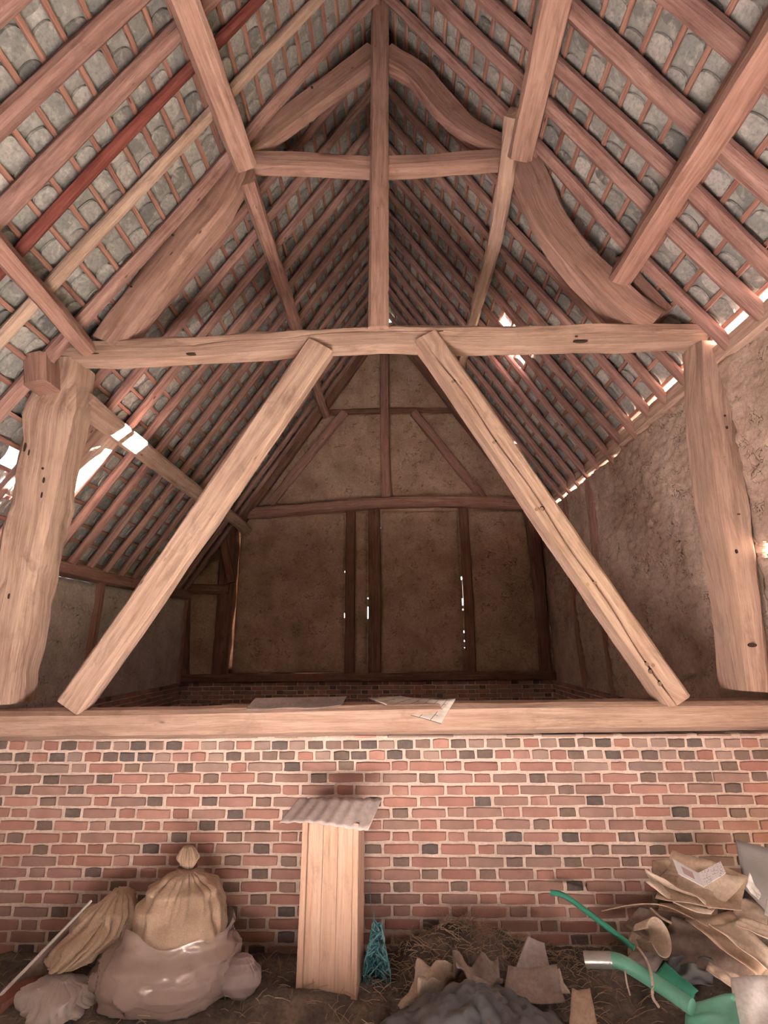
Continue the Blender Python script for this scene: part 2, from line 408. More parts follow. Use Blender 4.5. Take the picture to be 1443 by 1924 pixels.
wf = empty('wall_front', (0, YW, 0), kind='structure', label='low brick wall in alternating red and dark bricks under the sill beam')
patch('mortar', lambda u, v: Vector((XL + u * (XR - XL), YW + .0065 + .0035 * nz((u * 60, v * 13, 0), 1.), v * 1.165)), 260, 60, wf, M['mortar'], .2)
z1 = onY(900, 1398, YW).z; gauge = .0642
rows = [z1 - gauge * i for i in range(18)]
hA = onY(751, 1437, YW).x; hB = onY(803, 1459, YW).x
phase = [.02, .07] + [hA if i % 2 == 0 else hB for i in range(16)]
bl = brick_wall(wf, XL, XR, rows, None, phase, 2)
ranked = []
for b in bl:
    x, y, z = proj((b[0], YW, b[1]))
    vis = -20 < x < 1463 and y < 1924 and not (200 < x < 420 and y > 1660) and not (565 < x < 690 and y > 1550) and not (1230 < x and y > 1640)
    ranked.append(((vis, not b[2], -abs(x - 721) / 2000), b))
ranked.sort(key=lambda t: t[0], reverse=True)
many = Many()
for i, (_, (x, z, hd, row)) in enumerate(ranked):
    me = rng.choice(BH if hd else BS)
    mw = Matrix.Translation((x + rng.uniform(-.003, .003), YW + rng.uniform(-.004, .002), z + rng.uniform(-.0018, .0018) + .004 * math.sin(x * 1.7 + row))) @ Matrix.Rotation(rng.uniform(-.008, .008), 4, 'Y') @ Matrix.Diagonal((rng.uniform(.955, 1.02), 1, rng.uniform(.95, 1.05), 1))
    col = brick_colour(hd, row, z)
    if i < 300:
        o = bpy.data.objects.new('brick', me); COL.objects.link(o); o.parent = wf; o.matrix_parent_inverse = Matrix.Translation((0, -YW, 0)); o.matrix_basis = mw; o.color = (*col, 1)
    else: many.add(me, mw, col)
for k in range(24):     # thin split bricks bedded right under the beam
    x = XL + .1 + k * .243 + rng.uniform(-.03, .03)
    if rng.random() < .62: many.add(BS[k % 5], Matrix.Translation((x, YW - .001, z1 + .046)) @ Matrix.Diagonal((rng.uniform(.6, 1.0), 1, .26, 1)), brick_colour(False, 0, 1.1))
many.build('small_bricks', M['brick_many'], wf)

def plinth(parent, fn, length, name='plinth_bricks'):
    mm = Many()
    rws = [1.10 - .0642 * i for i in range(17)]
    ph = [.1 if i % 2 else .27 for i in range(17)]
    for (x, z, hd, row) in brick_wall(None, 0, length, rws, None, ph, 0):
        mm.add(rng.choice(BH if hd else BS), fn(x + rng.uniform(-.004, .004), z + rng.uniform(-.003, .003)), brick_colour(hd, row, .5))
    return mm.build(name, M['brick_many'], parent)

# ---- far gable wall -------------------------------------------------
wb = empty('wall_back', (0, YB, 0), kind='structure', label='dark far gable wall of clay panels between studs')
def gz(x): return ZA - SL * abs(x - XC) + .16
def fz(px): return onY(px, 1000, YB).x
zt = 3.98                          # gable tie height
box('backing', (XL, YB + .16, 0), (XL + .7, YB + .24, ZL + .8), wb, M['daub_far'])
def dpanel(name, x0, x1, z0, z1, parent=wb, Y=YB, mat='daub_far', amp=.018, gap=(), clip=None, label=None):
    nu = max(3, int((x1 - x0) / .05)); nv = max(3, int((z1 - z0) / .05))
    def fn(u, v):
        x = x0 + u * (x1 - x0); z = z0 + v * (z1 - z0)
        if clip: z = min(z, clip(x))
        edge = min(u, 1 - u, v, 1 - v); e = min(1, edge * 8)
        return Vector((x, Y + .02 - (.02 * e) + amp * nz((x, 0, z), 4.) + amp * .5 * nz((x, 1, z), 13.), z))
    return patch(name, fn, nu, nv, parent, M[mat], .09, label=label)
studs = [(fz(659), .17), (fz(703), .21), (fz(872), .16)]
xl, xr = fz(450), fz(1008)
edges = [xl + .02] + [q for x, w_ in studs for q in (x - w_ / 2, x + w_ / 2)] + [xr]
for i in range(0, 8, 2):
    a, b = edges[i], edges[i + 1]
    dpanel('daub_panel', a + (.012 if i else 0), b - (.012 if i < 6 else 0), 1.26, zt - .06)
# packing slips in the shrinkage gaps, with chinks left open to the daylight
chinks = {edges[1] - .006: [(2.86, 2.90), (2.12, 2.20)], edges[3] - .006: [(2.10, 2.30), (2.42, 2.45)], edges[4] + .006: [(3.62, 3.65), (2.24, 2.29), (2.34, 2.36)],
          edges[5] - .006: [(2.72, 2.78), (2.30, 2.42), (2.22, 2.25), (1.86, 1.90), (1.72, 1.75), (1.62, 1.64)], edges[2] + .006: [], edges[6] + .006: []}
for x, op in chinks.items():
    zz = 1.26
    for (a, b) in sorted(op) + [(zt, zt)]:
        box('packing_slip', (x - .014, YB + .012, zz), (x + .014, YB + .07, a), wb, M['daub_far']); zz = b
for x, w_ in studs:
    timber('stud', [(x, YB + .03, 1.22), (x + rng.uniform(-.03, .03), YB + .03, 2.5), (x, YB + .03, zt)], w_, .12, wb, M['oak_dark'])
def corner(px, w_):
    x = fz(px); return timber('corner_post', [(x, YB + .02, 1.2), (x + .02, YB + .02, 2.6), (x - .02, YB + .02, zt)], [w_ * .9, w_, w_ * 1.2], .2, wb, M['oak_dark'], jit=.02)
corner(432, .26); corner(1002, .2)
timber('gable_tie', [onY(432, 968, YB - .06), onY(560, 958, YB - .06), onY(712, 946, YB - .06), onY(850, 943, YB - .06), onY(1010, 950, YB - .06)], .19, .2, wb, M['oak_red'], jit=.014)
box('wall_plinth', (XL, YB - .01, 0), (XR + .1, YB + .2, 1.135), wb, M['mortar'])
plinth(wb, lambda x, z: Matrix.Translation((XL + x, YB - .025, z)), XR - XL)
for a_, b_, c_, d_ in ((XL - .1, XR + .3, zt - .22, zt + .3), (xl - .45, xl + .14, 1., zt), (xr - .12, XR + .3, 1., zt), (XL - .1, XR + .3, 1., 1.34)):
    box('leak_seal', (a_, YB + .13, c_), (b_, YB + .2, d_), wb, M['daub_far'])  # unseen strips added to stop daylight leaking round the gable panels
box('gable_backing', (fz(700), YB + .1, zt), (fz(760), YB + .16, 7.6), wb, M['daub_far'])
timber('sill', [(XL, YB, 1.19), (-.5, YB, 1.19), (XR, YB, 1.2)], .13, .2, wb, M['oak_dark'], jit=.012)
# gable triangle
xg = onY(725, 800, YB).x
zr = onY(712, 774, YB).z
hwid = lambda z: (ZA - z) / SL
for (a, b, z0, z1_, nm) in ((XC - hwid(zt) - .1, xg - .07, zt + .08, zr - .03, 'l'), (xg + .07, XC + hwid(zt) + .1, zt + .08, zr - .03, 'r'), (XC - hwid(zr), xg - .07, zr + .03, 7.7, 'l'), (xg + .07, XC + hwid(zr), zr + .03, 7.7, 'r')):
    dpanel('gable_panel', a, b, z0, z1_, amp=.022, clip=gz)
box('rail_backing', (XC - hwid(zr), YB + .02, zr - .05), (XC + hwid(zr), YB + .1, zr + .05), wb, M['daub_far'])
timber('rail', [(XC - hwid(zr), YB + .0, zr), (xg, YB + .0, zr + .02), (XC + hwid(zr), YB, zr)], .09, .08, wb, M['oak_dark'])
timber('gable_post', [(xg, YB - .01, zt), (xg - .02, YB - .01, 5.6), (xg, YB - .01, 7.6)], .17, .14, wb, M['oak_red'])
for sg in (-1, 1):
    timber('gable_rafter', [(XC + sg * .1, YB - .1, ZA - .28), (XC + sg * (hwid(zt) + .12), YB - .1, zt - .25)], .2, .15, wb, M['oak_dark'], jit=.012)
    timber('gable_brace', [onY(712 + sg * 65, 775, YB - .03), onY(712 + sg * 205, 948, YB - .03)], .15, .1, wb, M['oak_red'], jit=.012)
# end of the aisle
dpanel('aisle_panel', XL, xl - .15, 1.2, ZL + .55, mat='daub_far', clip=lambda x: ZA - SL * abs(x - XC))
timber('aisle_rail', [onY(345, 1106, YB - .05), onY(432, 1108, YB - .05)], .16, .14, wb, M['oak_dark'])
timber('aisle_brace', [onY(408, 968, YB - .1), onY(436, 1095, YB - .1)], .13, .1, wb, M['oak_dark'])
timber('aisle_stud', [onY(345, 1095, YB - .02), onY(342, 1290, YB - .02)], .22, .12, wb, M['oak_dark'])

# ---- right wall ------------------------------------------------------
wr = empty('wall_right', (XR, 4, 0), kind='structure', label='right wall of cracked tan daub with a timber plate')
def right_panel(name, y0, y1, z0, z1_, holes=(), nstep=.024):
    nu = int((y1 - y0) / nstep); nv = int((z1_ - z0) / nstep)
    def fn(u, v):
        y = y0 + u * (y1 - y0); z = z0 + v * (z1_ - z0)
        d = .05 * nz((0, y, z), 1.4) + .018 * nz((3, y, z), 5.) + .012 * nz((5, y, z), 15.) + .008 * nz((9, y, z), 30.)
        fl_ = noise.noise(Vector((y * 9 + nz((1, y, z), 3.) * 2, z * 17, 4.))) - .22
        if fl_ > 0: d += .055 * min(fl_, .25)
        d -= .012 * max(0, noise.noise(Vector((y * 12, z * 12, 9.))))
        return Vector((XR + d, y, z))
    keep = None
    if holes: keep = lambda c: all((c.y - h[0]) ** 2 + (c.z - h[1]) ** 2 > h[2] ** 2 for h in holes)
    return patch(name, fn, nu, nv, wr, M['daub'], -.12, keep)
hp = onX(1225, 985, XR)
hn = onX(1437, 1030, XR)
def zpl(y): return 3.78
right_panel('daub_panel', 3.4, YB + .1, 1.1, 3.75, [(hp.y, hp.z, .036)])
DY0, DY1, DZ0, DZ1 = .80, 2.38, .95, 2.0      # unseen hatch beside the camera, sized to throw a sun patch on the floor
right_panel('daub_panel', 2.30, 3.4, 0, 3.75, [(hn.y, hn.z, .06), (hn.y + .07, hn.z + .02, .03)] + [(2.78 + .06 * i, .40 + .03 * (i % 2), .10) for i in range(5)])  # low row of holes added out of view so sun strikes the white paper
right_panel('daub_panel', YN, DY0, 0, 3.75, nstep=.12)
right_panel('daub_panel', DY0, 2.30, DZ1, 3.75, nstep=.1)
right_panel('daub_panel', DY0, 2.30, 0, DZ0, nstep=.1)
for y_ in (DY0, 2.32): timber('hatch_post', [(XR + .06, y_, DZ0), (XR + .06, y_, DZ1)], .1, .12, wr, M['oak'], fwd=(-1, 0, 0))
for z_ in (DZ0 - .03, DZ1 + .05): timber('hatch_rail', [(XR + .06, DY0 - .1, z_), (XR + .06, 2.42, z_)], .12, .14, wr, M['oak'], fwd=(-1, 0, 0))
timber('wall_plate', [(XR + .04, YN, 3.82), (XR + .04, 3.3, 3.82), (XR + .05, 5.5, 3.86), (XR + .04, YB, 3.9)], .17, .17, wr, M['oak'], fwd=(-1, 0, 0), jit=.012)
for y, zz in ((onX(1112, 950, XR).y, 3.7), (6.9, 3.7)):
    timber('stud', [(XR + .02, y, 1.1), (XR + .0, y + .03, 2.4), (XR + .01, y, zz)], .12, .1, wr, M['oak_red'], fwd=(-1, 0, 0), jit=.01)
box('wall_plinth', (XR - .03, 3.5, 0), (XR + .15, YB, 1.12), wr, M['mortar'])
plinth(wr, lambda x, z: Matrix.Translation((XR - .045, 3.5 + x, z)) @ Matrix.Rotation(math.radians(-90), 4, 'Z'), YB - 3.5)

# ---- aisle wall at the left ------------------------------------------
wl = empty('wall_left', (XL, 4, 0), kind='structure', label='grey plastered aisle wall at the left under a timber plate')
def left_fn(u, v):
    y = YN + u * (YB + .1 - YN); z = v * (ZL - .13)
    return Vector((XL + .03 * nz((0, y, z), 1.6) + .012 * nz((3, y, z), 9.), y, z))
patch('plaster_panel', left_fn, 150, 40, wl, M['plaster'], .12)
timber('wall_plate', [(XL, YN, ZL - .04), (XL, 3.5, ZL - .03), (XL, 6, ZL - .05), (XL, YB, ZL - .04)], .15, .14, wl, M['oak_red'], fwd=(1, 0, 0), jit=.01)
for px in (175, 345):
    y = onX(px, 1180, XL + .01).y
    timber('stud', [(XL, y, 1.1), (XL, y + .02, ZL - .12)], .12, .1, wl, M['oak_red'], fwd=(1, 0, 0))
box('wall_plinth', (XL - .15, 3.5, 0), (XL + .03, YB, 1.12), wl, M['mortar'])
plinth(wl, lambda x, z: Matrix.Translation((XL + .045, 3.5 + x, z)) @ Matrix.Rotation(math.radians(90), 4, 'Z'), YB - 3.5)

# ---- wall behind the camera ------------------------------------------
v = [(XL - .2, YN, 0), (XR + .2, YN, 0), (XR + .2, YN, 3.7), (XC, YN, ZA + .1), (XL - .2, YN, ZL - .1)]
v2 = [(a, b - .15, c) for a, b, c in v]
link('wall_rear', mesh('wall_rear', v + v2, [(0, 1, 2, 3, 4), (9, 8, 7, 6, 5)] + [(i, i + 5, (i + 1) % 5 + 5, (i + 1) % 5) for i in range(5)]), None, M['boards'], kind='structure')

# ================================================================== THE ROOF
GA = .2; TW = .168
def tile_mesh(seed):
    r = random.Random(seed); n = []
    for j in range(14):
        t = 2 * math.pi * j / 14; c_, s_ = math.cos(t), math.sin(t)
        x = math.copysign(abs(c_) ** .75, c_) * .066; y = math.copysign(abs(s_) ** .7, s_) * .094
        n.append((x + r.uniform(-.004, .004), y + r.uniform(-.005, .005)))
    V = [(x, y, 0) for x, y in n] + [(x * .93, y * .95, -.012) for x, y in n]
    k = len(n)
    return mesh('tile', V, [tuple(range(k, 2 * k))] + [(j, (j + 1) % k, k + (j + 1) % k, k + j) for j in range(k)])
TM = [tile_mesh(i) for i in range(5)]
for t_ in TM: t_.materials.append(M['tile'])
hole_sun = onP(962, 638, RN, RC + .09)
holes = {'right': [(hole_sun, .30)], 'left': [(onP(118, 868, LN, LC + .09), .17), (onP(4, 872, LN, LC + .09), .14)]}
ROOF = {}
def roof(side):
    root = empty('ceiling_' + side, (XC, 3, ZA), kind='structure', label='underside of the %s roof slope with rafters, battens and grey tiles' % side)
    ROOF[side] = root
    S = S_L + .12 if side == 'left' else S_R - .10
    nrow = int(S / GA) + 1; ncol = int((YB + .45 - YN) / TW)
    sg = -1 if side == 'left' else 1
    # lime-pointed backing, one cell per tile
    V = []; Fc = []
    for i in range(nrow + 1):
        for j in range(ncol + 1):
            s = min(i * GA, S) if i else -.153; V.append(slope_pt(side, s, YN - .15 + j * TW, .098 + .012 * noise.noise(Vector((i * 1.3, j * 1.3, 5 * sg)))))
    def open_(c): return any((c - h).length < r_ for h, r_ in holes[side])
    for i in range(nrow):
        for j in range(ncol):
            q = (i * (ncol + 1) + j, i * (ncol + 1) + j + 1, (i + 1) * (ncol + 1) + j + 1, (i + 1) * (ncol + 1) + j)
            if not open_((V[q[0]] + V[q[2]]) / 2): Fc.append(q)
    me = bpy.data.meshes.new('roof_torching'); me.from_pydata([tuple(p) for p in V], [], Fc)
    o = link('roof_torching', me, root, M['torch']); md = o.modifiers.new('thickness', 'SOLIDIFY'); md.thickness = .04; md.offset = 1 if side == 'left' else -1
    # tiles
    ax = Vector((0, 1, 0)); dn = Vector((sg / NR, 0, -SL / NR)); nn = Vector((sg * SL / NR, 0, 1 / NR))
    base = Matrix((( ax.x, dn.x, nn.x, 0), (ax.y, dn.y, nn.y, 0), (ax.z, dn.z, nn.z, 0), (0, 0, 0, 1)))
    tl = []
    for i in range(nrow):
        for j in range(int((YB - .9) / TW)):
            s = (i + .5) * GA; y = .95 + (j + .5 * (i % 2)) * TW + rng.uniform(-.006, .006)
            if s > S - .08: continue
            c = slope_pt(side, s, y, .092 + rng.uniform(-.006, .002))
            if open_(c): continue
            x_, y_, z_ = proj(c)
            tl.append((((-30 < x_ < 1473 and -30 < y_ < 1100), -z_), c))
    tl.sort(key=lambda t: t[0], reverse=True)
    mm = Many()
    for i, (_, c) in enumerate(tl):
        mw = Matrix.Translation(c) @ base @ Matrix.Rotation(rng.uniform(-.05, .05), 4, 'X') @ Matrix.Rotation(rng.uniform(-.07, .07), 4, 'Z')
        g = rng.uniform(.62, 1.2); col = rng.choice([(.33, .335, .32), (.25, .26, .25), (.38, .375, .355), (.43, .42, .40)]); col = tuple(q * g for q in col)
        me = rng.choice(TM)
        if i < 300:
            o = bpy.data.objects.new('tile', me); COL.objects.link(o); o.parent = root; o.matrix_parent_inverse = Matrix.Translation(-root.location); o.matrix_basis = mw; o.color = (*col, 1)
        else: mm.add(me, mw, col)
    mm.build('small_tiles', M['tile_many'], root)
    # battens
    for i in range(1, nrow + (side == 'left')):
        s = i * GA
        if s > S: continue
        timber('batten', [slope_pt(side, s + rng.uniform(-.012, .012), y, .062) for y in (.8, 2.4, 4.2, 6.2, YB)], .036 , .022, root, M['batten'], fwd=-nn, jit=.003, seg=.8)
    # rafters
    def rafter(y, wd, mat, rnd=True, s0=.05, s1=None, d=0.):
        s1 = s1 or S + (.0 if side == 'left' else .22)
        return timber('rafter', [slope_pt(side, s0 + (s1 - s0) * t, y + d * (1 - t) + rng.uniform(-.018, .018), rng.uniform(-.012, .008)) for t in (0, .25, .5, .75, 1)], [wd, wd * 1.05, wd * 1.1, wd * 1.1, wd * 1.15], wd, root, M[mat], fwd=-nn, round_=rnd, jit=.007, seg=.3, sides=9)
    def ys(px): return [onP(x, y, LN if side == 'left' else RN, LC if side == 'left' else RC).y for x, y in px]
    if side == 'left':
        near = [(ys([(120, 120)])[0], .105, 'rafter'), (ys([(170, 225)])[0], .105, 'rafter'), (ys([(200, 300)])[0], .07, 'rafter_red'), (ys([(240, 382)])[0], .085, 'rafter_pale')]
        near += [(near[0][0] - .36, .1, 'rafter'), (near[0][0] - .75, .1, 'rafter'), (YW - .08, .1, 'rafter')]
    else:
        near = [(ys([(1330, 52)])[0], .11, 'rafter'), (ys([(1195, 122)])[0], .11, 'rafter'), (ys([(1152, 222)])[0], .1, 'rafter'), (ys([(1124, 290)])[0], .1, 'rafter'), (ys([(1105, 375)])[0], .09, 'rafter')]
        near += [(near[0][0] - .4, .1, 'rafter')]
    for y, wd, m_ in near: rafter(y, wd, m_)
    print(side, 'near rafters', [round(a[0], 2) for a in near])
    y = YW + .42
    while y < YB - .1:
        rafter(y, rng.uniform(.075, .095), rng.choice(['rafter', 'rafter', 'rafter', 'oak_red'])); y += rng.uniform(.30, .36)
    return root, rafter
rl, _ = roof('left'); rr, _ = roof('right')
timber('ridge_board', [(XC, YN, ZA - .03), (XC, 3, ZA - .02), (XC, YB, ZA - .03)], .05, .2, rl, M['oak_dark'])
# ridge cap keeps the daylight out
rc = timber('ridge_cap', [(XC, YN - .1, ZA + .11), (XC, YB + .4, ZA + .11)], .40, .16, rl, M['torch'])

def purlin(px, Ys, wd, dp, root, mat, side, off=-.13, **k):
    n_, c_ = (LN, LC) if side == 'left' else (RN, RC)
    pts = [onP(x, y, n_, c_ + off) for x, y in px]
    return timber('purlin', pts, wd, dp, root, M[mat], fwd=(.4 if side == 'left' else -.4, 0, -1), jit=.012, **k)
# upper purlins: run past the collar ends, near bay and far bay
def straight_purlin(a, b, y0, y1, side, wd, dp, mat, off):
    n_, c_ = (LN, LC) if side == 'left' else (RN, RC)
    p, q = onP(*a, n_, c_ + off), onP(*b, n_, c_ + off)
    d = (q - p) / (q.y - p.y)
    pts = [p + d * (y - p.y) for y in (y0, (2 * y0 + y1) / 3, (y0 + 2 * y1) / 3, y1)]
    print('purlin', side, [tuple(round(c, 2) for c in v_) for v_ in (pts[0], pts[-1])])
    return timber('purlin', pts, wd, dp, ROOF[side], M[mat], fwd=(.35 if side == 'left' else -.35, 0, -1), jit=.012)
straight_purlin((352, 20), (432, 235), 1.2, YW - .10, 'left', .2, .19, 'oak_mid', -.16)
straight_purlin((478, 380), (548, 590), YW + .05, YB, 'left', .15, .15, 'oak_red', -.13)
straight_purlin((1036, 40), (1002, 190), 1.2, YW - .14, 'right', .2, .19, 'oak_mid', -.16)
timber('purlin', [onP(968, 212, RN, RC - .20), onP(945, 370, RN, RC - .18), onP(925, 470, RN, RC - .15), onP(888, 605, RN, RC - .13), onP(866, 690, RN, RC - .13)], [.14, .15, .14, .13, .12], .13, rr, M['oak'], fwd=(-.35, 0, -1), jit=.014)
straight_purlin((1425, 115), (1205, 460), 1.1, YW + .12, 'right', .17, .16, 'oak_red', -.13)
straight_purlin((40, 512), (140, 628), 1.7, YW + .02, 'left', .12, .11, 'oak_red', -.11)

# ================================================================== THE TRUSS
tr = empty('timber_truss', (0, YW, 1.17), label='tall oak roof truss with king post and two long braces above brick wall', cat='timber frame')
YT = YW + .01
def crack_right(t):
    return (.35 - .25 * math.sin(t * 3.1) + .08 * math.sin(t * 23) + (.0), (.007 if .07 < t < .97 else .0003), .04 if .07 < t < .97 else .001)
def crack_tie(t):
    on = .22 < t < .58
    return (-.1 + .35 * math.sin(t * 9) * .4 + .06 * math.sin(t * 40), .0055 if on else .0004, .025 if on else .0005)
in_truss('sill_beam', [(-210, 1367, 52), (300, 1362, 52), (721, 1354, 55), (1100, 1349, 54), (1443, 1345, 52), (1475, 1345, 52)], .22, YW - .02, tr, M['oak'], jit=.006, label='pale oak beam lying on the brick wall')
in_truss('tie_beam', [(85, 655, 40), (300, 650, 42), (560, 634, 40), (712, 626, 38), (900, 628, 42), (1130, 623, 44), (1300, 620, 40), (1378, 622, 26)], .19, YT, tr, M['oak'], jit=.012, groove=crack_tie, label='horizontal tie beam with a long crack')
in_truss('king_post', [(714, -45, 34), (713, 150, 33), (712, 400, 36), (711, 612, 39)], .13, YT - .04, tr, M['oak_mid'], jit=.004, label='upright king post in the centre')
in_truss('collar', [(440, 292, 34), (560, 294, 32), (700, 302, 30)], .15, YT + .03, tr, M['oak_mid'], jit=.008, label='left half of the collar beam')
in_truss('collar', [(722, 302, 28), (850, 294, 30), (975, 284, 32)], .15, YT + .03, tr, M['oak_mid'], jit=.008, label='right half of the collar beam')
in_truss('principal_rafter', [(447, 272, 40), (430, 320, 58), (395, 382, 60), (335, 452, 58), (275, 530, 62), (215, 612, 66), (195, 640, 66)], .2, YT, tr, M['oak_mid'], jit=.014, label='thick bent left principal rafter')
in_truss('principal_rafter', [(455, 275, 40), (560, 196, 40), (650, 128, 42), (702, 88, 44)], .15, YT + .01, tr, M['oak_mid'], jit=.01, label='upper left principal rafter')
in_truss('principal_rafter', [(968, 268, 44), (1000, 310, 62), (1030, 385, 62), (1072, 452, 60), (1130, 515, 66), (1185, 568, 72), (1232, 602, 70)], .2, YT, tr, M['oak_mid'], jit=.016, label='wavy bent right principal rafter')
in_truss('principal_rafter', [(726, 92, 40), (785, 128, 40), (842, 192, 44), (892, 236, 40), (962, 272, 36)], .15, YT + .01, tr, M['oak_red'], jit=.018, label='crooked upper right principal rafter')
in_truss('wedge', [(966, 208, 20), (968, 235, 26), (970, 270, 26)], .07, YT - .03, tr, M['rafter_pale'], label='pale wooden wedge')
in_truss('backing_piece', [(1165, 478, 14), (1215, 535, 18), (1258, 580, 18)], .1, YT + .02, tr, M['oak_red'])
in_truss('brace', [(600, 645, 54), (480, 820, 54), (300, 1080, 54), (125, 1330, 56)], .13, YT - .03, tr, M['oak'], jit=.006, label='long left brace')
rb = in_truss('brace', [(800, 628, 50), (900, 772, 52), (1080, 1036, 54), (1278, 1322, 56)], .13, YT - .03, tr, M['oak'], jit=.006, groove=crack_right, label='long right brace with a crack and pegs')
for (x, y) in ((851, 717), (928, 831), (1008, 957), (1018, 956), (1104, 1098), (1118, 1095), (1216, 1248), (1227, 1250), (1240, 1285), (1222, 1262)):
    p = onY(x, y, YT - .031)
    V, Fc = tube_mesh([p, p + Vector((0, .05, 0))], .013, 10)
    link('peg', mesh('peg', V, Fc), rb, M['peg'])
    V, Fc = tube_mesh([p + Vector((.004, .002, .004)), p + Vector((.004, .052, .004))], .0175, 10)
    link('peg_hole', mesh('peg_hole', V, Fc), rb, M['black'])  # solid black plug; the dark of the gap is its colour
# arcade post at the left, jowled at its head, and wall post at the right
in_truss('arcade_post', [(110, 672, 58), (106, 705, 66), (86, 762, 98), (70, 850, 90), (46, 965, 84), (30, 1040, 80), (4, 1180, 74), (-22, 1325, 70)], .3, YT, tr, M['oak'], jit=.03, seg=.09, label='heavy knotty post at the left')
in_truss('post_stub', [(60, 662, 44), (61, 716, 44)], .34, YT - .19, tr, M['oak_red'], jit=.008)
in_truss('wall_post', [(1338, 640, 56), (1352, 760, 70), (1380, 960, 74), (1402, 1120, 66), (1424, 1300, 58)], .24, YT, tr, M['oak'], jit=.02, seg=.1, label='leaning wall post at the right')
def slot(px, py, w_, h_, Y, lean=0.):
    p = onY(px, py, Y); k = depth(p) / F
    V, Fc = tube_mesh([p + Vector((0, -.002, 0)), p + Vector((0, .05, 0))], 1., 10)
    V = [Vector((p.x + (v.x - p.x) * w_ * k + lean * (v.z - p.z) * h_ * k, v.y, p.z + (v.z - p.z) * h_ * k)) for v in V]
    return link('mortice', mesh('mortice', V, Fc), tr, M['hollow'])  # solid dark plug: the shade inside a mortice is put into its colour
for a_ in ((46, 840, 1.5, 9), (54, 850, 1.2, 6), (56, 918, 2, 2.5), (82, 902, 2, 6), (78, 930, 1.3, 6), (16, 1120, 1.4, 5), (80, 880, 2, 2.5)): slot(*a_, YT - .004)
for a_ in ((1091, 640, 14, 1.8), (1083, 632, 3, 1.6), (358, 664, 9, 1.3), (178, 664, 8, 1.2)): slot(*a_, YT - .001)
for a_ in ((1362, 781, 2, 2), (1366, 803, 2, 3), (1361, 857, 2, 2), (1388, 966, 3, 1.4), (1384, 1036, 2.5, 4), (1414, 1212, 8, 4)): slot(*a_, YT - .004)
for a_ in ((385, 362, 2.2, 1.4), (324, 441, 2.2, 1.4), (246, 538, 2.2, 1.4), (586, 163, 2.2, 1.4)): slot(*a_, YT - .005)
# arcade plate and the heavy aisle rafter that catches the sun
timber('arcade_plate', [onX(150, 752, -2.55), onX(200, 793, -2.55), onX(372, 928, -2.55), onX(440, 975, -2.55), (-2.55, YB, 3.6)], [.2, .19, .18, .17, .17], .15, rl, M['oak'], fwd=(.8, 0, -.6), jit=.008)
LO = -.10
ra, rb2 = onP(222, 800, LN, LC + LO), onP(72, 965, LN, LC + LO)
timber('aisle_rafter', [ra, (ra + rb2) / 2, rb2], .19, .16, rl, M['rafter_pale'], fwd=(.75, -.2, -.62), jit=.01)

# ================================================================== LOOSE THINGS
def P(x, y, Y): return onY(x, y, Y)
def sheet(name, label, cat, corners, mat, curl=.0, sag=.0, wob=.01, thick=.004, n=10, group=None, seed=0, fold=None, kind=None, parent=None):
    """corners (x, y, Y) in order a-b-c-d; bilinear sheet with curl, sag and wobble"""
    a, b, c, d = [P(*q) for q in corners]
    nn = (b - a).cross(d - a).normalized()
    if nn.dot(Vector(CAM) - a) < 0: nn = -nn
    def fn(u, v):
        q = (a * (1 - u) + b * u) * (1 - v) + (d * (1 - u) + c * u) * v
        h = curl * (4 * (u - .5) ** 2 - .5) + sag * (4 * (v - .5) ** 2 - .5) + wob * noise.noise(Vector((u * 3 + seed, v * 3, seed * 1.3)))
        if fold: h += fold * abs(u - .5) * 2
        return q + nn * h
    o = patch(name, fn, n, n, parent, M[mat], thick, uvs=True, label=label, cat=cat, group=group, kind=kind)
    return o

# sheets on the sill beam
ys_ = YW - .03
sheet('paper_sheet', 'grey curled paper lying over the left middle of the sill beam', 'paper', [(462, 1336, ys_ - .01), (640, 1326, ys_ - .01), (652, 1309, ys_ + .17), (480, 1311, ys_ + .17)], 'paper_grey', .0, .0, .014, .003, seed=2)
sheet('chart_sheet', 'ruled cream paper chart hanging over the sill beam right of centre', 'paper', [(688, 1312, ys_ + .05), (828, 1362, ys_ - .02), (856, 1314, ys_ + .02), (750, 1309, ys_ + .16)], 'chart', .01, .0, .008, .003, seed=4)

# panelled wooden box standing against the wall
b0 = onZ(612, 1884, .0); b0.z = .012
bx = empty('wooden_box', b0, label='upright narrow wooden box of pale boards leaning by the brick wall', cat='box')
bx.rotation_euler = (math.radians(-2.5), 0, math.radians(-7))
def lbox(name, lo, hi, mat, ch=.004):
    (x0, y0, z0), (x1, y1, z1_) = lo, hi
    o = timber(name, [((x0 + x1) / 2, (y0 + y1) / 2, z0), ((x0 + x1) / 2, (y0 + y1) / 2, (z0 + z1_) / 2), ((x0 + x1) / 2, (y0 + y1) / 2, z1_)], x1 - x0, y1 - y0, bx, M[mat], jit=.0015, chamfer=.08, seg=.2)
    o.matrix_parent_inverse = Matrix(); return o
HB = .775
lbox('side_board', (-.158, 0, 0), (-.125, .17, HB), 'deal'); lbox('side_board', (.125, 0, 0), (.158, .17, HB), 'deal')
for i in range(3): lbox('front_board', (-.1235 + i * .0825, .012, .0), (-.0415 + i * .0825, .034, HB - .005), 'deal')
lbox('back_board', (-.125, .14, 0), (.125, .165, HB), 'deal')
